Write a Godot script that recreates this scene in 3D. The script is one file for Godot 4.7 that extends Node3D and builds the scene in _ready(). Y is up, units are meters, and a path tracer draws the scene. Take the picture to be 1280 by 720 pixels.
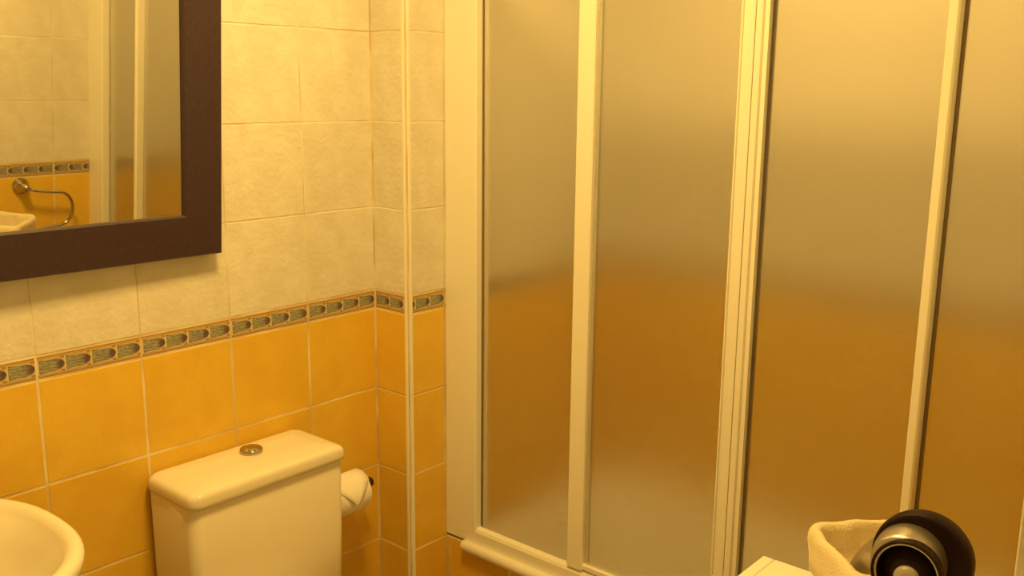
extends Node3D
# A small bathroom: tiled wall with a mirror, a cistern, a bath behind sliding frosted doors.
# x: away from the mirror wall, y: up from the floor, z: from the pier towards the viewer.

const PITCH := 0.2006          # tile pitch along the walls
const ROW := 0.2               # tile pitch up the walls
const BAND_LOW := 1.0          # decorated border, lower edge
const BAND_HIGH := 1.0458
const CEIL := 2.38
const RIGHT := 1.54            # wall opposite the mirror
const PIER := 0.1158           # how far the pier stands out
const SCREEN := -0.123         # front plane of the bath screen
const BACK := -0.83

var taken := {}
var tile_meshes := {}
var M := {}
var rng := RandomNumberGenerator.new()


func _ready() -> void:
	rng.seed = 20417
	# ---- camera, sky, lamp, exposure
	var cam := Camera3D.new()
	cam.name = "camera"
	var yaw := 0.7078
	var pitch := 0.2055
	var roll := 0.0099
	var fwd := Vector3(-sin(yaw) * cos(pitch), -sin(pitch), -cos(yaw) * cos(pitch))
	var right := Vector3(cos(yaw), 0, -sin(yaw))
	var up := right.cross(fwd)
	var right2 := right * cos(roll) + up * sin(roll)
	var up2 := right * -sin(roll) + up * cos(roll)
	cam.transform = Transform3D(Basis(right2, up2, -fwd), Vector3(1.7291, 1.5259, 1.5135))
	cam.fov = rad_to_deg(2.0 * atan(360.0 / 1205.85))
	cam.near = 0.02
	cam.far = 50.0
	cam.current = true
	add_child(cam)

	var we := WorldEnvironment.new()
	we.name = "world_environment"
	var env := Environment.new()
	env.background_mode = Environment.BG_COLOR
	env.background_color = Color(0.002, 0.0015, 0.001)
	env.tonemap_mode = Environment.TONE_MAPPER_LINEAR
	env.tonemap_exposure = 12.0
	env.sdfgi_enabled = true
	env.ssao_enabled = true
	env.ssil_enabled = true
	we.environment = env
	add_child(we)

	materials()
	ceiling_lamp(Vector3(0.76, CEIL, 0.60), Color(1.0, 0.62, 0.158), 0.211, 1.0, "round opal glass ceiling lamp in the middle of the ceiling")
	ceiling_lamp(Vector3(0.80, CEIL, -0.46), Color(1.0, 0.62, 0.155), 0.049, 0.6, "smaller round lamp above the bath, unseen, added to brighten the frosted glass")  # added fill lamp, out of view, lifts the brightness behind the glass

	# ---- structure
	shell()
	bath_walls()
	corner_trim()

	# ---- objects, large first
	shower_screen()
	bathtub()
	toilet()
	mirror()
	washbasin()
	cabinet()
	basket()
	hair_dryer()
	toilet_roll()
	towel_ring()


# ---------------------------------------------------------------- naming

func numbered(called: String, parent: Node) -> String:
	var key := str(parent.get_instance_id()) + called
	var n: int = taken.get(key, 0)
	taken[key] = n + 1
	return called if n == 0 else "%s_%03d" % [called, n]


func put(called: String, mesh: Mesh, mat: Material, parent: Node = self) -> MeshInstance3D:
	var o := MeshInstance3D.new()
	o.name = numbered(called, parent)
	o.mesh = mesh
	o.material_override = mat
	parent.add_child(o, true)
	return o


func root_of(called: String, at: Vector3, label: String, category: String) -> Node3D:
	var o := Node3D.new()
	o.name = numbered(called, self)
	o.position = at
	add_child(o, true)
	o.set_meta("label", label)
	o.set_meta("category", category)
	return o


func structure(called: String, mesh: Mesh, mat: Material, label: String, category: String) -> MeshInstance3D:
	var o := put(called, mesh, mat)
	o.set_meta("kind", "structure")
	o.set_meta("label", label)
	o.set_meta("category", category)
	return o


# ---------------------------------------------------------------- shapes

func begin(smooth := true) -> SurfaceTool:
	var st := SurfaceTool.new()
	st.begin(Mesh.PRIMITIVE_TRIANGLES)
	st.set_smooth_group(0 if smooth else -1)
	return st


func done(st: SurfaceTool) -> ArrayMesh:
	st.generate_normals()
	return st.commit()


# corners counter-clockwise seen from outside
func quad(st: SurfaceTool, a: Vector3, b: Vector3, c: Vector3, d: Vector3) -> void:
	for v in [a, c, b, a, d, c]:
		st.add_vertex(v)


# a box whose twelve edges are chamfered by c
func box(st: SurfaceTool, lo: Vector3, hi: Vector3, c := 0.002) -> void:
	c = minf(c, 0.45 * minf(hi.x - lo.x, minf(hi.y - lo.y, hi.z - lo.z)))
	var mid := (lo + hi) / 2.0
	var h := (hi - lo) / 2.0
	var ax := [Vector3.RIGHT, Vector3.UP, Vector3.BACK]
	for i in 3:
		var u: Vector3 = ax[i]
		var v: Vector3 = ax[(i + 1) % 3]
		var w: Vector3 = ax[(i + 2) % 3]
		var hu: float = h[i]
		var hv: float = h[(i + 1) % 3]
		var hw: float = h[(i + 2) % 3]
		for s in [-1.0, 1.0]:
			var p: Vector3 = mid + u * hu * s
			var a: Vector3 = p - v * (hv - c) - w * (hw - c)
			var b: Vector3 = p + v * (hv - c) - w * (hw - c)
			var e: Vector3 = p + v * (hv - c) + w * (hw - c)
			var d: Vector3 = p - v * (hv - c) + w * (hw - c)
			if s > 0: quad(st, a, b, e, d)
			else: quad(st, a, d, e, b)
			for t in [-1.0, 1.0]:          # edges between faces u*s and v*t
				var p0: Vector3 = mid + u * hu * s + v * (hv - c) * t
				var p1: Vector3 = mid + u * (hu - c) * s + v * hv * t
				var wv: Vector3 = w * (hw - c)
				if s * t > 0: quad(st, p0 - wv, p1 - wv, p1 + wv, p0 + wv)
				else: quad(st, p0 + wv, p1 + wv, p1 - wv, p0 - wv)
	for sx in [-1.0, 1.0]:
		for sy in [-1.0, 1.0]:
			for sz in [-1.0, 1.0]:
				var s := Vector3(sx, sy, sz)
				var a: Vector3 = mid + s * Vector3(h.x, h.y - c, h.z - c)
				var b: Vector3 = mid + s * Vector3(h.x - c, h.y, h.z - c)
				var d: Vector3 = mid + s * Vector3(h.x - c, h.y - c, h.z)
				var tri: Array = [a, d, b] if sx * sy * sz > 0 else [a, b, d]
				for v in tri: st.add_vertex(v)


func one_box(lo: Vector3, hi: Vector3, c := 0.002) -> ArrayMesh:
	var st := begin(false)
	box(st, lo, hi, c)
	return done(st)


# skin over rings of equal length; rings run counter-clockwise seen from the far end of the stack
func loft(st: SurfaceTool, rings: Array, cap_first := true, cap_last := true, closed := true) -> void:
	for i in rings.size() - 1:
		var a: PackedVector3Array = rings[i]
		var b: PackedVector3Array = rings[i + 1]
		var n := a.size()
		for k in (n if closed else n - 1):
			var k2 := (k + 1) % n
			quad(st, a[k], a[k2], b[k2], b[k])
	for last in [false, true]:
		if (last and not cap_last) or (not last and not cap_first): continue
		var r: PackedVector3Array = rings[-1] if last else rings[0]
		var c := Vector3.ZERO
		for p in r: c += p
		c /= r.size()
		for k in r.size():
			var p: Vector3 = r[k]
			var q: Vector3 = r[(k + 1) % r.size()]
			var tri: Array = [c, q, p] if last else [c, p, q]
			for v in tri: st.add_vertex(v)


# ring round an axis; u x v points along the stack
func circle(c: Vector3, u: Vector3, v: Vector3, r: float, n := 40) -> PackedVector3Array:
	var out := PackedVector3Array()
	for k in n:
		var a := TAU * k / n
		out.append(c + u * cos(a) * r + v * sin(a) * r)
	return out


func lathe(at: Vector3, axis: Vector3, profile: Array, n := 40, caps := [true, true]) -> ArrayMesh:
	var w := axis.normalized()
	var u := w.cross(Vector3.UP if absf(w.y) < 0.9 else Vector3.RIGHT).normalized()
	var v := w.cross(u)
	var rings := []
	for p in profile:
		rings.append(circle(at + w * p[0], u, v, p[1], n))
	var st := begin()
	loft(st, rings, caps[0], caps[1])
	return done(st)


func tube(points: Array, radii: Array, n := 14) -> ArrayMesh:
	var st := begin()
	var rings := []
	var u := Vector3.ZERO
	for i in points.size():
		var w: Vector3 = (points[mini(i + 1, points.size() - 1)] - points[maxi(i - 1, 0)]).normalized()
		if u == Vector3.ZERO: u = w.cross(Vector3.UP if absf(w.y) < 0.9 else Vector3.RIGHT).normalized()
		u = (u - w * u.dot(w)).normalized()
		rings.append(circle(points[i], u, w.cross(u), radii[i % radii.size()], n))
	loft(st, rings)
	return done(st)


# rounded rectangle in the xz plane, counter-clockwise seen from above
func round_rect(cx: float, cz: float, hx: float, hz: float, r: float, y: float, seg := 8) -> PackedVector3Array:
	var out := PackedVector3Array()
	r = minf(r, minf(hx, hz) - 0.0005)
	for q in 4:
		var sx := 1.0 if q == 0 or q == 3 else -1.0
		var sz := -1.0 if q < 2 else 1.0
		for k in seg + 1:
			var a := PI / 2 * q + PI / 2 * k / seg
			out.append(Vector3(cx + sx * (hx - r) + cos(a) * r, y, cz + sz * (hz - r) - sin(a) * r))
	return out


func super_ring(cx: float, cz: float, hx: float, hz: float, e: float, y: float, n := 64) -> PackedVector3Array:
	var out := PackedVector3Array()
	for k in n:
		var a := TAU * k / n
		var c := cos(a)
		var s := sin(a)
		out.append(Vector3(cx + hx * signf(c) * pow(absf(c), 2.0 / e), y, cz - hz * signf(s) * pow(absf(s), 2.0 / e)))
	return out


# a profile in the xz plane (counter-clockwise seen from above) pulled up from y0 to y1
func upright(profile: Array, y0: float, y1: float) -> ArrayMesh:
	var st := begin(false)
	var lo := PackedVector3Array()
	var hi := PackedVector3Array()
	var flat := PackedVector2Array()
	for p in profile:
		lo.append(Vector3(p[0], y0, p[1]))
		hi.append(Vector3(p[0], y1, p[1]))
		flat.append(Vector2(p[0], p[1]))
	loft(st, [lo, hi], false, false)
	var tri := Geometry2D.triangulate_polygon(flat)
	for i in range(0, tri.size(), 3):
		var a := flat[tri[i]]
		var b := flat[tri[i + 1]]
		var c := flat[tri[i + 2]]
		if (b - a).cross(c - a) > 0:       # seen from above z runs down: turn it round
			var t := b
			b = c
			c = t
		for v in [a, c, b]: st.add_vertex(Vector3(v.x, y1, v.y))
		for v in [a, b, c]: st.add_vertex(Vector3(v.x, y0, v.y))
	return done(st)


# ---------------------------------------------------------------- materials

func plain(rough: float, col: Color, spec := 0.5) -> StandardMaterial3D:
	var m := StandardMaterial3D.new()
	m.albedo_color = col
	m.roughness = rough
	m.metallic_specular = spec
	return m


func lin(r: float, g: float, b: float) -> Color:
	return Color(r, g, b).linear_to_srgb()


func noise_tex(freq: float, size: int, ramp: Array = [], normal := 0.0, octaves := 4) -> NoiseTexture2D:
	var n := FastNoiseLite.new()
	n.seed = 7
	n.noise_type = FastNoiseLite.TYPE_SIMPLEX_SMOOTH
	n.frequency = freq
	n.fractal_octaves = octaves
	var t := NoiseTexture2D.new()
	t.width = size
	t.height = size
	t.seamless = true
	t.noise = n
	if normal > 0.0:
		t.as_normal_map = true
		t.bump_strength = normal
	if ramp.size() > 0:
		var g := Gradient.new()
		g.offsets = PackedFloat32Array([0.25, 0.75])
		g.colors = PackedColorArray([ramp[0], ramp[1]])
		t.color_ramp = g
	return t


func world_map(m: StandardMaterial3D, per_metre: float) -> void:
	m.uv1_triplanar = true
	m.uv1_world_triplanar = true
	m.uv1_scale = Vector3.ONE * per_metre


func materials() -> void:
	# glazed wall tiles: cream white above the border, apricot below
	var ripple := noise_tex(0.05, 256, [], 5.0, 4)
	for k in 3:
		var w := plain(0.34, [lin(0.77, 0.745, 0.67), lin(0.76, 0.73, 0.65), lin(0.78, 0.755, 0.685)][k])
		w.albedo_texture = noise_tex(0.012, 256, [Color(0.975, 0.967, 0.95), Color(1, 1, 1)])
		w.normal_enabled = true
		w.normal_texture = ripple
		w.normal_scale = 0.16
		world_map(w, 4.0)
		M["white_tile_%d" % k] = w
		var o := plain(0.38, [lin(0.80, 0.53, 0.055), lin(0.785, 0.51, 0.05), lin(0.815, 0.545, 0.06)][k])
		o.albedo_texture = noise_tex(0.010, 256, [Color(0.98, 0.965, 0.94), Color(1, 1, 1)])
		o.normal_enabled = true
		o.normal_texture = ripple
		o.normal_scale = 0.06
		world_map(o, 3.0)
		M["apricot_tile_%d" % k] = o
	var g := plain(0.85, lin(0.84, 0.77, 0.58))
	g.albedo_texture = noise_tex(0.01, 256, [Color(0.88, 0.82, 0.70), Color(1, 1, 1)])
	world_map(g, 2.0)
	M.grout = g
	var b := plain(0.36, Color.WHITE)
	b.albedo_texture = border_print()
	M.border = b
	M.paint = plain(0.8, lin(0.78, 0.75, 0.68))
	var f := plain(0.4, lin(0.42, 0.30, 0.19))
	f.albedo_texture = noise_tex(0.01, 256, [Color(0.95, 0.945, 0.94), Color(1, 1, 1)])
	world_map(f, 1.5)
	M.floor = f
	M.trim = plain(0.6, lin(0.84, 0.81, 0.73))
	M.lacquer = plain(0.32, lin(0.87, 0.85, 0.76))          # enamelled aluminium of the screen
	M.shade_and_plinth = plain(0.6, lin(0.20, 0.14, 0.075))  # dark brown: painted gap shade on the screen, also the cabinet plinth
	var fg := StandardMaterial3D.new()                       # frosted glass
	fg.albedo_color = Color(1.0, 1.0, 1.0, 0.0)
	fg.roughness = 0.30
	fg.refraction_enabled = true
	fg.refraction_scale = 0.05
	M.frosted = fg
	M.enamel = plain(0.16, lin(0.83, 0.80, 0.72))
	M.ceramic = plain(0.12, lin(0.83, 0.77, 0.62))
	var ch := plain(0.16, Color(0.72, 0.68, 0.6))
	ch.metallic = 1.0
	M.chrome = ch
	var dk := plain(0.35, Color(0.30, 0.27, 0.23))
	dk.metallic = 1.0
	M.dark_metal = dk
	var mr := plain(0.015, Color(0.93, 0.93, 0.91))
	mr.metallic = 1.0
	M.mirror = mr
	var wd := plain(0.40, lin(0.052, 0.029, 0.042))
	wd.albedo_texture = noise_tex(0.06, 256, [Color(0.88, 0.86, 0.84), Color(1, 1, 1)])
	wd.uv1_triplanar = true
	wd.uv1_scale = Vector3(16, 3, 16)
	M.dark_wood = wd
	M.cabinet = plain(0.35, lin(0.83, 0.80, 0.74))
	var cl := plain(0.95, lin(0.78, 0.68, 0.47))
	cl.normal_enabled = true
	cl.normal_texture = noise_tex(0.12, 256, [], 6.0, 2)
	cl.normal_scale = 0.5
	cl.rim_enabled = true
	cl.rim = 0.3
	world_map(cl, 9.0)
	M.cloth = cl
	var pp := plain(0.95, lin(0.88, 0.85, 0.78))
	pp.normal_enabled = true
	pp.normal_texture = cl.normal_texture
	pp.normal_scale = 0.3
	world_map(pp, 12.0)
	M.paper = pp
	M.black_plastic = plain(0.5, lin(0.016, 0.006, 0.005), 0.3)
	var sv := plain(0.36, Color(0.70, 0.68, 0.66))
	sv.metallic = 0.85
	M.silver = sv
	M.hub = plain(0.4, lin(0.36, 0.32, 0.27))


# the printed border: four flower heads lying on their side between two tan lines
func border_print() -> ImageTexture:
	var w := 512
	var h := 118
	var im := Image.create(w, h, false, Image.FORMAT_RGB8)
	var n := FastNoiseLite.new()
	n.seed = 3
	n.frequency = 0.05
	for y in h:
		for x in w:
			var u := 4.0 * x / w
			var m := fposmod(u, 1.0)
			var v := absf(float(y) / h - 0.5)
			var sy := float(y) / h - 0.5
			var c := Color(0.80, 0.71, 0.51)
			if v > 0.46: c = Color(0.80, 0.68, 0.46)
			elif v > 0.41: c = Color(0.62, 0.50, 0.31)
			elif v > 0.37: c = Color(0.79, 0.68, 0.46)
			elif v > 0.345: c = Color(0.66, 0.54, 0.35)
			var hw := 0.0
			if m > 0.04 and m < 0.55: hw = 0.325 - 0.06 * sin((m - 0.04) / 0.51 * PI * 0.62)
			elif m >= 0.55 and m < 0.99: hw = 0.275 * pow(maxf(0.0, 1.0 - pow((m - 0.55) / 0.44, 2.6)), 0.6)
			var k := n.get_noise_2d(x * 0.5, y * 3.0)
			if v < hw:
				var streak := 0.5 + 0.5 * sin(sy * 44.0 * (1.15 - 0.35 * m) + 5.0 * k)
				c = Color(0.46, 0.47, 0.44).lerp(Color(0.74, 0.71, 0.57), streak * 0.8)
				var dark := smoothstep(0.56, 0.84, m + 0.14 * k - 0.25 * v) * smoothstep(0.34, 0.12, v)
				c = c.lerp(Color(0.30, 0.22, 0.28), dark * 0.72)
				c = c.lerp(Color(0.40, 0.38, 0.33), 0.5 * smoothstep(0.05, 0.0, hw - v))
			elif m > 0.84 and v > 0.25 and v < 0.345:
				c = Color(0.69, 0.53, 0.33)                  # tan corner pieces between the heads
			elif m < 0.05 and v < 0.345:
				c = Color(0.86, 0.79, 0.62)
			im.set_pixel(x, y, c)
	return ImageTexture.create_from_image(im)


# ---------------------------------------------------------------- tiled walls

# a tile with cushioned edges; local x along the wall, y up, z out of the wall, origin at its centre, face at z = 0
func tile_mesh(w: float, h: float, u0: float, u1: float) -> ArrayMesh:
	var key := "%.4f %.4f %.3f %.3f" % [w, h, u0, u1]
	if tile_meshes.has(key): return tile_meshes[key]
	var st := begin(false)
	var hx := w / 2
	var hy := h / 2
	var c := 0.0016
	var ring := func(dx: float, z: float) -> Array:
		return [Vector3(-hx + dx, -hy + dx, z), Vector3(hx - dx, -hy + dx, z), Vector3(hx - dx, hy - dx, z), Vector3(-hx + dx, hy - dx, z)]
	var uv := func(p: Vector3) -> Vector2:
		return Vector2(lerpf(u0, u1, (p.x + hx) / w), 0.5 - p.y / h)
	var rings := [ring.call(0.0, -0.004), ring.call(0.0, -0.0008), ring.call(c * 0.4, -0.0003), ring.call(c, 0.0)]
	for i in 3:
		for k in 4:
			var a: Vector3 = rings[i][k]
			var b: Vector3 = rings[i][(k + 1) % 4]
			var d: Vector3 = rings[i + 1][(k + 1) % 4]
			var e: Vector3 = rings[i + 1][k]
			for v in [a, d, b, a, e, d]:
				st.set_uv(uv.call(v))
				st.add_vertex(v)
	var f: Array = rings[3]
	for k in [0, 2, 1, 0, 3, 2]:
		st.set_uv(uv.call(f[k]))
		st.add_vertex(f[k])
	var m := done(st)
	tile_meshes[key] = m
	return m


# tiles on the wall `parent`, from `at` (floor level) along `along`, between distances s0 and s1, joints at origin + k * PITCH
func tiles(parent: Node3D, at: Vector3, along: Vector3, s0: float, s1: float, origin: float, y0: float, y1: float) -> void:
	var out := along.cross(Vector3.UP)
	var basis := Basis(along, Vector3.UP, out)
	var gap := 0.0040
	var rows := []
	for r in 5: rows.append([r * ROW, (r + 1) * ROW, 0])
	rows.append([BAND_LOW, BAND_HIGH, 1])
	for r in 8: rows.append([BAND_HIGH + r * ROW, BAND_HIGH + (r + 1) * ROW, 2])
	var k0 := int(floor((s0 - origin) / PITCH + 1e-6))
	var k1 := int(ceil((s1 - origin) / PITCH - 1e-6))
	for row in rows:
		var lo: float = maxf(row[0], y0)
		var hi: float = minf(row[1], y1)
		if hi - lo < 0.008: continue
		gap = 0.0019 if row[2] == 2 else 0.0040
		for k in range(k0, k1):
			var a: float = origin + k * PITCH
			var b: float = a + PITCH
			var ca := maxf(a, s0)
			var cb := minf(b, s1)
			if cb - ca < 0.008: continue
			var kind: int = row[2]
			var u0 := (ca - a) / PITCH
			var u1 := (cb - a) / PITCH
			var mesh := tile_mesh(cb - ca - gap, hi - lo - gap, u0 if kind == 1 else 0.0, u1 if kind == 1 else 1.0)
			var pick := rng.randi() % 3
			var mat: Material = M.border if kind == 1 else M["apricot_tile_%d" % pick] if kind == 0 else M["white_tile_%d" % pick]
			var t := put("border_tile" if kind == 1 else "tile", mesh, mat, parent)
			var p := at + along * (ca + cb) / 2 + Vector3.UP * (lo + hi) / 2 + out * rng.randf_range(-0.0003, 0.0002)
			var tip := Basis(along, rng.randf_range(-0.0015, 0.0015)) * Basis(Vector3.UP, rng.randf_range(-0.0015, 0.0015))
			t.transform = Transform3D(tip * basis, p)


func shell() -> void:
	var g := 0.0007        # the joints lie this far behind the tile faces
	structure("floor", one_box(Vector3(-0.1, -0.1, -0.93), Vector3(2.4, 0, 2.05), 0.001), M.floor, "plain brown bathroom floor under the toilet and washbasin", "floor")
	structure("ceiling", one_box(Vector3(-0.1, CEIL, -0.93), Vector3(2.4, CEIL + 0.1, 2.05), 0.001), M.paint, "cream painted ceiling above the bath screen", "ceiling")
	var left := structure("wall_left", one_box(Vector3(-0.1, 0, -0.93), Vector3(-g, CEIL, 2.05), 0.0005), M.grout, "wall of white over apricot tiles with a printed border, behind the cistern and dark mirror", "wall")
	tiles(left, Vector3.ZERO, Vector3(0, 0, -1), -1.6, 0.0, -0.001 - 8 * PITCH, 0.0, CEIL)
	var pier := structure("wall_pier", one_box(Vector3(-0.05, 0, -0.93), Vector3(PIER - g, CEIL, -g), 0.0005), M.grout, "narrow tiled pier between the cistern wall and the bath screen", "wall")
	tiles(pier, Vector3.ZERO, Vector3(1, 0, 0), 0.0, PIER - 0.0085, 0.0, 0.0, CEIL)
	tiles(pier, Vector3(PIER, 0, 0), Vector3(0, 0, -1), 0.0085, -BACK, -0.0805, 0.0, CEIL)
	var right := structure("wall_right", one_box(Vector3(RIGHT + g, 0, -0.93), Vector3(2.3, CEIL, 0.535 - g), 0.0005), M.grout, "tiled wall with the towel ring, facing the mirror", "wall")
	tiles(right, Vector3(RIGHT, 0, 0), Vector3(0, 0, 1), BACK, 0.5345, 0.0, 0.0, CEIL)
	tiles(right, Vector3(RIGHT, 0, 0.535), Vector3(1, 0, 0), -0.0016, 0.7, 0.0, 0.0, CEIL)
	structure("wall_entry", one_box(Vector3(2.25, 0, 0.54), Vector3(2.35, CEIL, 2.05), 0.001), M.paint, "cream painted wall of the entry recess beyond the tiled right wall", "wall")
	structure("wall_front", one_box(Vector3(-0.1, 0, 1.95), Vector3(2.35, CEIL, 2.05), 0.001), M.paint, "cream painted wall opposite the bath screen", "wall")


func bath_walls() -> void:
	var g := 0.0007
	var back := structure("wall_back", one_box(Vector3(PIER, 0, -0.93), Vector3(RIGHT + 0.01, CEIL, BACK - g), 0.0005), M.grout, "tiled wall at the far side of the bath, seen blurred through frosted glass", "wall")
	tiles(back, Vector3(0, 0, BACK), Vector3(1, 0, 0), PIER, RIGHT, PIER, 0.36, CEIL)
	var apron := structure("wall_apron", one_box(Vector3(PIER, 0, -0.19), Vector3(RIGHT, 0.400, SCREEN - g), 0.0005), M.grout, "low apricot tiled wall under the bath screen", "wall")
	tiles(apron, Vector3(0, 0, SCREEN), Vector3(1, 0, 0), PIER + 0.002, RIGHT, PIER + 0.014 - PITCH, 0.0, 0.400)


# white quarter-round strip on the outer corner of the pier
func corner_trim() -> void:
	var prof := []
	var r := 0.0115
	var c := Vector2(PIER - r + 0.0012, -r + 0.0012)
	prof.append([c.x - 0.002, c.y])
	prof.append([c.x + r, c.y - 0.002])
	for k in 9:
		var a := PI / 2 * k / 8
		prof.append([c.x + cos(a) * r, c.y + sin(a) * r])
	prof.append([c.x - 0.002, c.y + r])
	prof.reverse()
	structure("trim_1", upright(prof, 0.0, CEIL), M.trim, "white rounded strip up the outer corner of the tiled pier", "trim")


# ---------------------------------------------------------------- lamp

func ceiling_lamp(at: Vector3, col: Color, energy: float, size: float, label: String) -> void:
	var o := root_of("ceiling_lamp", at, label, "lamp")
	o.scale = Vector3(size, 1, size)
	put("base", lathe(Vector3.ZERO, Vector3.DOWN, [[0.0, 0.175], [0.016, 0.175], [0.020, 0.170]]), M.trim, o)
	var gl := plain(0.4, Color(1, 0.95, 0.85))
	gl.emission_enabled = true
	gl.emission = col.linear_to_srgb()
	gl.emission_energy_multiplier = 0.1
	put("lamp_shade", lathe(Vector3.ZERO, Vector3.DOWN, [[0.020, 0.166], [0.032, 0.165], [0.042, 0.158], [0.048, 0.145], [0.050, 0.10], [0.050, 0.002]]), gl, o)
	var l := AreaLight3D.new()
	l.name = "lamp_glow"
	l.position = Vector3(0, -0.054, 0)
	l.rotation.x = -PI / 2
	l.area_size = Vector2(0.28, 0.28) * size
	l.light_color = col.linear_to_srgb()
	l.light_energy = energy
	l.area_range = 8.0
	l.area_attenuation = 2.0
	l.shadow_enabled = true
	l.position += at
	add_child(l, true)


# ---------------------------------------------------------------- bath screen

const RAIL := 0.409      # underside of the frame
const TOP := 1.85

func shower_screen() -> void:
	var o := root_of("bath_screen", Vector3(0, 0.4, 0), "white framed bath screen with sliding frosted glass doors, standing on the bath edge", "shower screen")
	o.position = Vector3.ZERO
	var z := SCREEN
	# left jamb: wide post with a narrow lip along the glass
	put("side_jamb", upright([[0.1170, z], [0.1170, z - 0.045], [0.2165, z - 0.045], [0.2165, z - 0.002], [0.2145, z]], RAIL, TOP), M.lacquer, o)
	for q in [[0.2166, 0.0022, 0.4505, 0.020], [0.9232, 0.0022, 0.468, 0.014], [1.2455, 0.0026, 0.468, 0.012]]:  # thin dark strips painting the shade in the gaps beside the glass
		put("gap_shade_strip", one_box(Vector3(q[0], q[2], z - 0.026), Vector3(q[0] + q[1], TOP - 0.05, z - q[3]), 0.0004), M.shade_and_plinth, o)
	put("side_jamb", upright([[1.4600, z], [1.4570, z - 0.003], [1.4570, z - 0.05], [RIGHT, z - 0.05], [RIGHT, z]], RAIL, TOP), M.lacquer, o)
	put("top_rail", one_box(Vector3(0.2175, TOP - 0.05, z - 0.052), Vector3(1.457, TOP, z + 0.004), 0.003), M.lacquer, o)
	# lower rail with its rounded drip lip
	put("bottom_rail", upright_x([[z - 0.05, 0.4015], [z + 0.001, 0.4015], [z + 0.001, 0.440], [z - 0.003, 0.4475], [z - 0.010, 0.4505], [z - 0.016, 0.4505], [z - 0.018, 0.432], [z - 0.05, 0.432]], 0.2175, 1.457), M.lacquer, o)
	var lip := begin()
	var rings := []
	for s in [[0.1800, 0.2], [0.1806, 0.62], [0.1830, 0.88], [0.1870, 1.0], [1.46, 1.0]]:
		var ring := PackedVector3Array()
		for k in 20:
			var a := TAU * k / 20
			ring.append(Vector3(s[0], 0.3985 + 0.0145 * s[1] * sin(a), -0.1145 - 0.0135 * s[1] * cos(a)))
		rings.append(ring)
	loft(lip, rings)
	put("drip_lip", done(lip), M.lacquer, o)
	# fixed panes behind the doors
	for pane in [[0.2195, 0.545], [1.2485, 1.457]]:
		put("glass_pane", one_box(Vector3(pane[0], 0.434, z - 0.030), Vector3(pane[1], TOP - 0.051, z - 0.025), 0.0004), M.frosted, o)
	# two sliding doors that meet in the middle
	door(o, [[0.5025, 0.5445]], [[0.8676, 0.8960, 1]], 0.5435, 0.8700)
	door(o, [[0.8975, 0.9225, -1]], [[1.2285, 1.2450, 0]], 0.9205, 1.2275)


# a profile in the zy plane pulled along x
func upright_x(profile: Array, x0: float, x1: float) -> ArrayMesh:
	var prof := []
	for p in profile: prof.append([p[1], p[0]])      # build it upright as (y, z), then lay it down
	prof.reverse()
	var m := upright(prof, x0, x1)
	var a := m.surface_get_arrays(0)
	for slot in [Mesh.ARRAY_VERTEX, Mesh.ARRAY_NORMAL]:
		var v: PackedVector3Array = a[slot]
		for i in v.size(): v[i] = Vector3(v[i].y, v[i].x, v[i].z)
		a[slot] = v
	var idx = a[Mesh.ARRAY_INDEX]
	var n: int = a[Mesh.ARRAY_VERTEX].size()
	var order := PackedInt32Array(range(n)) if idx == null else PackedInt32Array(idx)
	for i in range(0, order.size(), 3):
		var t := order[i + 1]
		order[i + 1] = order[i + 2]
		order[i + 2] = t
	a[Mesh.ARRAY_INDEX] = order
	var out := ArrayMesh.new()
	out.add_surface_from_arrays(Mesh.PRIMITIVE_TRIANGLES, a)
	return out


func door(screen: Node3D, left: Array, right: Array, g0: float, g1: float) -> void:
	var z := SCREEN
	var y0 := 0.4525
	var y1 := TOP - 0.052
	var l: Array = left[0]
	var r: Array = right[0]
	var d := Node3D.new()
	d.name = numbered("sliding_door", screen)
	screen.add_child(d, true)
	put("door_rail", one_box(Vector3(l[1] - 0.002, y0, z - 0.022), Vector3(r[0] + 0.002, 0.4665, z - 0.002), 0.002), M.lacquer, d)
	put("door_rail", one_box(Vector3(l[1] - 0.002, y1 - 0.02, z - 0.022), Vector3(r[0] + 0.002, y1, z - 0.002), 0.002), M.lacquer, d)
	for s in [l, r]:
		var a: float = s[0]
		var b: float = s[1]
		var prof: Array
		if s.size() == 3 and s[2] == 0:
			prof = [[a + 0.002, z + 0.013], [a, z + 0.011], [a, z - 0.022], [b, z - 0.022], [b, z + 0.010], [b - 0.003, z + 0.013]]
		elif s.size() == 2:
			prof = [[a + 0.002, z + 0.002], [a, z], [a, z - 0.022], [b, z - 0.022], [b, z - 0.001], [b - 0.003, z + 0.002]]
		else:
			# meeting post: raised strip beside the joint, recessed band, thin lip along the glass
			var w := b - a
			var strip := 0.47 if s[2] > 0 else 0.52
			var lipw := 0.0026 if s[2] > 0 else 0.0034
			if s[2] > 0:
				prof = [[a, z + 0.001], [a, z - 0.022], [b, z - 0.022], [b, z + 0.002], [b - 0.001, z + 0.003], [b - w * strip + 0.001, z + 0.003], [b - w * strip, z + 0.002], [b - w * strip - 0.0012, z - 0.0035], [a + lipw + 0.001, z - 0.0035], [a + lipw, z + 0.001]]
			else:
				prof = [[a, z + 0.002], [a, z - 0.022], [b, z - 0.022], [b, z + 0.001], [b - lipw, z + 0.001], [b - lipw - 0.001, z - 0.0035], [a + w * strip + 0.0012, z - 0.0035], [a + w * strip, z + 0.002], [a + w * strip - 0.001, z + 0.003], [a + 0.001, z + 0.003]]
		put("stile", upright(prof, y0, y1), M.lacquer, d)
	put("glass_pane", one_box(Vector3(g0, 0.4645, z - 0.0150), Vector3(g1, y1 - 0.018, z - 0.0100), 0.0004), M.frosted, d)


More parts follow.
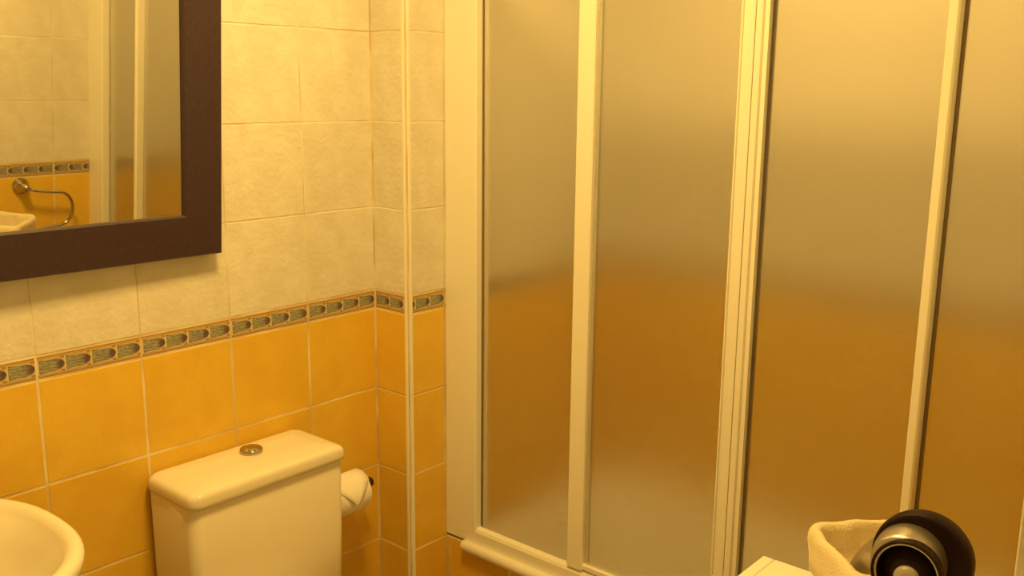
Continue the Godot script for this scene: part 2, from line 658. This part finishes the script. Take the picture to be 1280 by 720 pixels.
func bathtub() -> void:
	var x0 := PIER + 0.002
	var x1 := RIGHT - 0.002
	var z0 := BACK + 0.002
	var z1 := -0.192
	var cx := (x0 + x1) / 2
	var cz := (z0 + z1) / 2
	var hx := (x1 - x0) / 2
	var hz := (z1 - z0) / 2
	var o := root_of("bathtub", Vector3(cx, 0.0, cz), "white built-in bathtub seen only as a pale blur through the frosted doors", "bathtub")
	var st := begin()
	var rings := []
	for p in [[0.004, 0.364, 0.01], [0.0, 0.368, 0.012], [0.0, 0.379, 0.012], [0.004, 0.383, 0.012], [0.042, 0.383, 0.10], [0.050, 0.381, 0.10], [0.058, 0.371, 0.11], [0.12, 0.12, 0.14], [0.15, 0.075, 0.15], [0.20, 0.06, 0.12]]:
		rings.append(round_rect(0, 0, hx - p[0], hz - p[0] * (1.0 if p[0] < 0.08 else 0.9), p[2], p[1]))
	loft(st, rings, false, true)
	put("basin", done(st), M.enamel, o)
	put("drain", lathe(Vector3(-hx + 0.30, 0.0601, 0), Vector3.UP, [[0.0, 0.03], [0.003, 0.03], [0.004, 0.026], [0.002, 0.02]]), M.chrome, o)


# ---------------------------------------------------------------- toilet

func toilet() -> void:
	var o := root_of("toilet", Vector3(0.09, 0.0, 0.4300), "white close-coupled toilet with a rounded cistern lid against the apricot tiles", "toilet")
	var rings := []
	# cistern box: flat front, softly rounded front corners
	for p in [[0.40, 0.074, 0.174, 0.02], [0.41, 0.080, 0.1835, 0.022], [0.55, 0.082, 0.1845, 0.022], [0.728, 0.0835, 0.1855, 0.022], [0.7315, 0.0825, 0.184, 0.022]]:
		rings.append(round_rect(p[1] + 0.003 - 0.09, 0, p[1], p[2], p[3], p[0]))
	var st := begin()
	loft(st, rings)
	put("cistern", done(st), M.ceramic, o)
	# lid: crowned along its length, front edge bowed outwards
	st = begin()
	rings = []
	for p in [[0.0, 0.008], [0.0, 0.003], [0.0012, 0.0005], [0.008, 0.0], [0.017, 0.0004], [0.0215, 0.002], [0.0245, 0.0045], [0.0265, 0.008], [0.0280, 0.014], [0.0286, 0.022], [0.0290, 0.045], [0.0292, 0.068]]:
		var inset: float = p[1]
		var ring := round_rect(0.0, 0, 0.0865 - inset * 0.98, 0.1885 - inset, maxf(0.003, 0.020 - inset * 0.25), 0.7335 + p[0])
		for i in ring.size():
			var v := ring[i]
			var t := 1.0 - pow(v.z / 0.1885, 2.0)
			v.y += 0.014 * t * smoothstep(0.004, 0.026, p[0]) + 0.003 * t
			if v.x > 0.0: v.x += 0.006 * t * v.x / 0.0865
			ring[i] = v
		rings.append(ring)
	loft(st, rings)
	var lid := put("cistern_lid", done(st), M.ceramic, o)
	# push button: chrome dome in a flat ring
	var bt := Vector3(-0.012, 0.7768, -0.012)
	put("flush_button", lathe(bt, Vector3(0.02, 1, 0), [[-0.003, 0.0235], [0.0032, 0.0235], [0.0050, 0.0215], [0.0046, 0.0190], [0.0062, 0.0180], [0.0082, 0.0140], [0.0094, 0.0080], [0.0098, 0.0010]]), M.chrome, lid)
	# bowl and seat, below the frame of the photograph
	st = begin()
	rings = []
	for p in [[0.0, 0.17, 0.11, 0.24], [0.03, 0.16, 0.10, 0.23], [0.15, 0.15, 0.095, 0.22], [0.27, 0.20, 0.14, 0.24], [0.36, 0.235, 0.175, 0.26], [0.392, 0.24, 0.18, 0.265], [0.396, 0.232, 0.172, 0.265]]:
		rings.append(super_ring(p[3] - 0.05, 0, p[1], p[2], 2.3, p[0], 48))
	loft(st, rings)
	put("bowl", done(st), M.ceramic, o)
	st = begin()
	rings = []
	for p in [[0.3975, 0.0], [0.404, -0.003], [0.418, -0.003], [0.4235, 0.004], [0.425, 0.03]]:
		rings.append(super_ring(0.305, 0, 0.195 - p[1], 0.182 - p[1], 2.3, p[0], 48))
	loft(st, rings)
	put("seat_cover", done(st), M.ceramic, o)


# ---------------------------------------------------------------- mirror

func mirror() -> void:
	var a := 0.0732
	var b := -0.0207
	var n := Vector3(cos(a) * cos(b), -sin(a), sin(b)).normalized()
	var xr := Vector3.UP.cross(n).normalized()
	var yu := n.cross(xr)
	var o := root_of("wall_mirror", Vector3.ZERO, "large mirror in a wide dark brown frame, leaning out from the tiles above the washbasin", "mirror")
	var roll := 0.008
	var bx := xr * cos(roll) - yu * sin(roll)
	var by := yu * cos(roll) + xr * sin(roll)
	o.transform = Transform3D(Basis(bx, by, n), Vector3(0.03, 0.22 + 1.0458, 0.5))
	# outer and inner edge of the frame in the mirror's own plane
	var x1 := 0.0680
	var x0 := -0.66
	var y0 := -0.0735
	var y1 := 0.80
	var w := 0.083
	var zf := 0.008
	var zb := -0.016
	var ring := func(inset: float, z: float) -> PackedVector3Array:
		return PackedVector3Array([Vector3(x0 + inset, y0 + inset, z), Vector3(x1 - inset, y0 + inset, z), Vector3(x1 - inset, y1 - inset, z), Vector3(x0 + inset, y1 - inset, z)])
	var st := begin(false)
	loft(st, [ring.call(w, zb), ring.call(0.0, zb), ring.call(0.0, zf - 0.002), ring.call(0.002, zf), ring.call(w - 0.003, zf), ring.call(w, zf - 0.003), ring.call(w, zb)].map(func(r): return r), false, false)
	put("frame", done(st), M.dark_wood, o)
	put("mirror_glass", one_box(Vector3(x0 + w - 0.004, y0 + w - 0.004, -0.005), Vector3(x1 - w + 0.004, y1 - w + 0.004, 0.0), 0.0004), M.mirror, o)


# ---------------------------------------------------------------- washbasin

func washbasin() -> void:
	var o := root_of("washbasin", Vector3(0.0, 0.0, 1.155), "white ceramic washbasin with a thick rounded rim below the dark framed mirror", "washbasin")
	var cx := 0.250
	var hx := 0.248
	var hz := 0.266
	var st := begin()
	var rings := []
	for p in [[0.66, 0.12, 0.0], [0.70, 0.075, 0.0], [0.77, 0.026, 0.0], [0.815, 0.006, 0.0], [0.836, 0.0, 0.0], [0.843, 0.002, 0.0], [0.8475, 0.007, 0.0], [0.849, 0.014, 0.0], [0.8465, 0.022, 0.006], [0.840, 0.029, 0.014], [0.832, 0.034, 0.03], [0.826, 0.040, 0.046], [0.80, 0.056, 0.056], [0.75, 0.09, 0.06], [0.725, 0.13, 0.05], [0.715, 0.19, 0.02]]:
		rings.append(super_ring(cx + p[2] * 0.5, 0, hx - p[1] - p[2] * 0.5, hz - p[1], 2.4, p[0]))
	loft(st, rings)
	put("basin", done(st), M.ceramic, o)
	put("drain", lathe(Vector3(cx + 0.01, 0.7152, 0), Vector3.UP, [[0.0, 0.022], [0.003, 0.022], [0.004, 0.018], [0.002, 0.012]]), M.chrome, o)
	var pts := []
	for k in 9:
		var a := PI * k / 8
		pts.append(Vector3(0.10 + 0.055 * (1 - cos(a)), 0.905 + 0.045 * sin(a), 0.0))
	pts.push_front(Vector3(0.10, 0.846, 0))
	var tap := put("tap", tube(pts, [0.011]), M.chrome, o)
	put("tap_handle", lathe(Vector3(0.10, 0.955, 0), Vector3.UP, [[-0.012, 0.012], [0.0, 0.018], [0.02, 0.016], [0.024, 0.01]]), M.chrome, tap)
	st = begin()
	loft(st, [super_ring(0.16, 0, 0.11, 0.10, 2.4, 0.0, 40), super_ring(0.16, 0, 0.095, 0.085, 2.4, 0.06, 40), super_ring(0.17, 0, 0.085, 0.08, 2.4, 0.45, 40), super_ring(0.20, 0, 0.12, 0.12, 2.4, 0.675, 40)])
	put("pedestal", done(st), M.ceramic, o)


# ---------------------------------------------------------------- cabinet, basket, dryer

func cabinet() -> void:
	var lo := Vector3(1.157, 0.0, 0.266)
	var hi := Vector3(1.535, 0.85, 0.80)
	var o := root_of("low_cabinet", Vector3(lo.x, 0, lo.z), "low white cabinet with a seam along its top, under the cloth lined basket", "cabinet")
	var s := hi - lo
	put("body", one_box(Vector3(0.004, 0.04, 0.004), Vector3(s.x, 0.826, s.z), 0.004), M.cabinet, o)
	put("plinth", one_box(Vector3(0.03, 0.0, 0.01), Vector3(s.x, 0.0395, s.z - 0.01), 0.002), M.shade_and_plinth, o)
	put("edge_strip", one_box(Vector3(0.0, 0.8265, 0.0), Vector3(0.0180, 0.850, s.z), 0.0015), M.cabinet, o)
	put("top", one_box(Vector3(0.0185, 0.8265, 0.0), Vector3(s.x, 0.850, s.z), 0.0015), M.cabinet, o)
	for k in 2:
		var d := put("door", one_box(Vector3(-0.012, 0.06, 0.006 + k * s.z / 2), Vector3(0.0035, 0.815, s.z / 2 - 0.004 + k * s.z / 2), 0.003), M.cabinet, o)
		put("handle", tube([Vector3(-0.012, 0.45, s.z / 2 - 0.03 + k * 0.06), Vector3(-0.03, 0.455, s.z / 2 - 0.03 + k * 0.06), Vector3(-0.03, 0.545, s.z / 2 - 0.03 + k * 0.06), Vector3(-0.012, 0.55, s.z / 2 - 0.03 + k * 0.06)], [0.004]), M.chrome, d)


const BASKET := Vector3(1.337, 0.8505, 0.274)

# one ring of the basket: a rounded square turned by an eighth, with soft folds
func cloth_ring(half: float, r: float, y: float, fold: float, lift := 0.0) -> PackedVector3Array:
	var ring := round_rect(0, 0, half, half, r, y, 12)
	# finer along the sides
	var out := PackedVector3Array()
	for i in ring.size():
		var p := ring[i]
		var q := ring[(i + 1) % ring.size()]
		var n := maxi(1, int(round(p.distance_to(q) / 0.006))) if p.distance_to(q) > 0.02 else 1
		for k in n: out.append(p.lerp(q, float(k) / n))
	var want := 148
	var len := 0.0
	for i in out.size(): len += out[i].distance_to(out[(i + 1) % out.size()])
	var fin := PackedVector3Array()
	var step := len / want
	var i := 0
	var left := 0.0
	for k in want:
		while left > out[i].distance_to(out[(i + 1) % out.size()]) and i < out.size() - 1:
			left -= out[i].distance_to(out[(i + 1) % out.size()])
			i += 1
		var seg := maxf(1e-6, out[i].distance_to(out[(i + 1) % out.size()]))
		var p := out[i].lerp(out[(i + 1) % out.size()], clampf(left / seg, 0, 1))
		var a := TAU * k / want
		var f := fold * (sin(a * 9.0 + y * 90.0) * 0.5 + sin(a * 17.0 + 1.3) * 0.3 + sin(a * 5.0 - y * 140.0))
		p += Vector3(p.x, 0, p.z).normalized() * f
		p.y += lift * (sin(a * 7.0 + 0.6) + 0.6 * sin(a * 13.0))
		fin.append(p)
		left += step
	return fin


func basket() -> void:
	var o := root_of("storage_basket", BASKET, "small square basket lined with cream cloth, on the white cabinet, holding the hair dryer", "basket")
	o.rotation.y = PI / 4 + 0.03
	var st := begin()
	loft(st, [cloth_ring(0.066, 0.020, 0.0, 0.0), cloth_ring(0.070, 0.022, 0.004, 0.0), cloth_ring(0.0745, 0.022, 0.035, 0.0006), cloth_ring(0.078, 0.022, 0.066, 0.0006), cloth_ring(0.076, 0.022, 0.068, 0.0006), cloth_ring(0.072, 0.022, 0.035, 0.001), cloth_ring(0.066, 0.022, 0.006, 0.001), cloth_ring(0.04, 0.018, 0.005, 0.001)])
	put("body", done(st), M.cloth, o)
	st = begin()
	# the lining turned over the rim: down the outside, round the edge, down the inside
	loft(st, [cloth_ring(0.0765, 0.022, 0.012, 0.0012, 0.0008), cloth_ring(0.0795, 0.024, 0.0135, 0.0014, 0.0008), cloth_ring(0.0815, 0.024, 0.036, 0.0012), cloth_ring(0.0838, 0.025, 0.060, 0.0010), cloth_ring(0.0842, 0.026, 0.070, 0.0006, 0.0006), cloth_ring(0.0815, 0.025, 0.0765, 0.0005, 0.0009), cloth_ring(0.0765, 0.024, 0.0785, 0.0006, 0.0010), cloth_ring(0.0720, 0.024, 0.0755, 0.0010, 0.0009), cloth_ring(0.0705, 0.024, 0.066, 0.0016), cloth_ring(0.0685, 0.024, 0.040, 0.0022), cloth_ring(0.0625, 0.024, 0.016, 0.0020), cloth_ring(0.055, 0.02, 0.0085, 0.0010), cloth_ring(0.02, 0.008, 0.0075, 0.0004)], false, true)
	put("lining", done(st), M.cloth, o)


func hair_dryer() -> void:
	var back := Vector3(1.4182, 0.9858, 0.3835)      # middle of the fan housing
	var front := Vector3(1.4226, 0.9929, 0.4592)     # middle of the air inlet
	var ax := (front - back).normalized()
	var o := root_of("hair_dryer", back, "black and silver hair dryer lying in the cloth lined basket", "hair dryer")
	# black housing, rounded away from the viewer
	var prof := []
	for k in 10:
		var t := PI / 2 * (1.0 - k / 9.0)
		prof.append([-0.030 * sin(t), maxf(0.002, 0.0565 * cos(t))])
	prof.append_array([[0.010, 0.0570], [0.018, 0.0560], [0.021, 0.0540], [0.020, 0.0500]])
	var shift := Vector3(-0.004, -0.004, 0.0)
	put("housing", lathe(shift, ax, prof), M.black_plastic, o)
	# silver collar, set a little towards the handle
	var left := Vector3(-0.0150, -0.0040, 0.0)
	put("collar", lathe(left, ax, [[0.012, 0.0415], [0.020, 0.0420], [0.034, 0.0405], [0.048, 0.0380], [0.056, 0.0355], [0.057, 0.0320]]), M.silver, o)
	# inlet: black rim with a thin bright line, dark inside, pale hub
	var f := front - back + Vector3(-0.004, -0.002, 0.0)
	var rim := put("inlet_ring", lathe(f, ax, [[-0.020, 0.0350], [-0.004, 0.0385], [0.003, 0.0392], [0.006, 0.0384], [0.006, 0.0366], [0.0, 0.0352], [-0.012, 0.0330], [-0.018, 0.0250], [-0.018, 0.0020]]), M.black_plastic, o)
	put("trim_ring", lathe(f, ax, [[0.0022, 0.0362], [0.0040, 0.0360], [0.0042, 0.0340], [0.0020, 0.0330]], 40, [false, false]), M.silver, rim)
	var guard := []
	for k in 7:
		guard.append([-0.017 + 0.0032 * k, [0.0318, 0.0312, 0.0300, 0.0275, 0.0240, 0.0195, 0.0165][k]])
	put("grille", lathe(f, ax, guard), M.black_plastic, rim)
	put("hub", lathe(f + Vector3(0.001, -0.004, 0), ax, [[-0.006, 0.0150], [0.004, 0.0145], [0.0085, 0.0120], [0.0100, 0.0060], [0.0102, 0.0010]]), M.hub, rim)
	# silver handle going down into the basket
	var pts := []
	var rad := []
	var p0 := Vector3(-0.030, 0.000, 0.020)
	var p2 := Vector3(1.312, 0.888, 0.300) - back
	for k in 13:
		var t := k / 12.0
		pts.append(p0.lerp(p2, t) + Vector3(0, 0.012 * sin(t * PI), 0))
		rad.append(lerpf(0.0225, 0.0185, t) if k < 12 else 0.015)
	put("handle", tube(pts, rad, 24), M.silver, o)


# ---------------------------------------------------------------- paper, rings

func toilet_roll() -> void:
	var c := Vector3(0.060, 0.588, 0.163)
	var h := root_of("roll_holder", Vector3(0.0, 0.592, 0.084), "small metal toilet roll holder on the tiles beside the cistern", "roll holder")
	put("arm", tube([Vector3(0.003, 0, 0.004), Vector3(0.050, 0, 0.003), Vector3(0.058, 0, 0.006), Vector3(0.060, -0.004, 0.014), Vector3(0.060, -0.004, 0.128)], [0.006]), M.dark_metal, h)
	put("rosette", lathe(Vector3(0.0005, 0, 0.004), Vector3.RIGHT, [[0.0, 0.019], [0.005, 0.018], [0.007, 0.012]]), M.dark_metal, h)
	put("end_knob", lathe(Vector3(0.060, 0.002, 0.010), Vector3(0, 0, -1), [[0.0, 0.012], [0.006, 0.013], [0.016, 0.011], [0.019, 0.004]]), M.dark_metal, h)
	var o := root_of("toilet_roll", c, "white toilet roll with a folded end, hanging between the cistern and the pier", "toilet roll")
	var R := 0.0475
	put("roll", lathe(Vector3(0, 0, 0.0505), Vector3(0, 0, -1), [[0.0, 0.021], [0.0, R - 0.004], [0.0025, R - 0.001], [0.006, R], [0.095, R], [0.0985, R - 0.001], [0.101, R - 0.004], [0.101, 0.021], [0.09, 0.020], [0.01, 0.020], [0.0, 0.021]], 56, [false, false]), M.paper, o)
	# loose end: a sheet over the top and front whose corners are folded to a point
	var st := begin()
	var rows := []
	for k in 25:
		var t := k / 24.0
		var ang := lerpf(1.9, -0.25, t)              # from the top towards the viewer's side and down
		var half := 0.0495 if t < 0.52 else 0.0495 * (1.0 - (t - 0.52) / 0.48) + 0.0015
		var r := R + 0.0010 + 0.005 * smoothstep(0.5, 1.0, t)
		var row := PackedVector3Array()
		for s in [-1.0, -0.5, 0.0, 0.5, 1.0]:
			row.append(Vector3(cos(ang) * r, sin(ang) * r, -s * half))
		var inner := row.duplicate()
		inner.reverse()
		for v in inner: row.append(Vector3(v.x, v.y, v.z) - Vector3(cos(ang), sin(ang), 0) * 0.0008)
		rows.append(row)
	loft(st, rows)
	put("folded_end", done(st), M.paper, o)


func towel_ring() -> void:
	var o := root_of("towel_ring", Vector3(RIGHT, 0.972, 0.112), "open metal towel ring on the wall opposite, seen in the mirror", "towel ring")
	put("rosette", lathe(Vector3(-0.0005, 0, 0), Vector3.LEFT, [[0.0, 0.026], [0.006, 0.026], [0.010, 0.022], [0.030, 0.014], [0.046, 0.011], [0.050, 0.007]]), M.chrome, o)
	var pts := []
	var x := -0.042
	for p in [[0.0, 0.0], [-0.03, -0.010], [-0.065, -0.0155], [-0.095, -0.0185]]:
		pts.append(Vector3(x, p[1], p[0]))
	for k in 17:
		var a := lerpf(PI / 2, -PI / 2, k / 16.0)
		pts.append(Vector3(x, -0.0765 + 0.057 * sin(a), -0.106 - 0.047 * cos(a)))
	for p in [[-0.08, -0.135], [-0.03, -0.139], [0.02, -0.139], [0.045, -0.137]]:
		pts.append(Vector3(x, p[1], p[0]))
	var ring := put("ring", tube(pts, [0.0052]), M.chrome, o)
	put("end_ball", lathe(Vector3(x, -0.137, 0.040), Vector3(0, 0, 1), [[0.0, 0.003], [0.003, 0.007], [0.008, 0.008], [0.013, 0.006], [0.015, 0.001]]), M.chrome, ring)
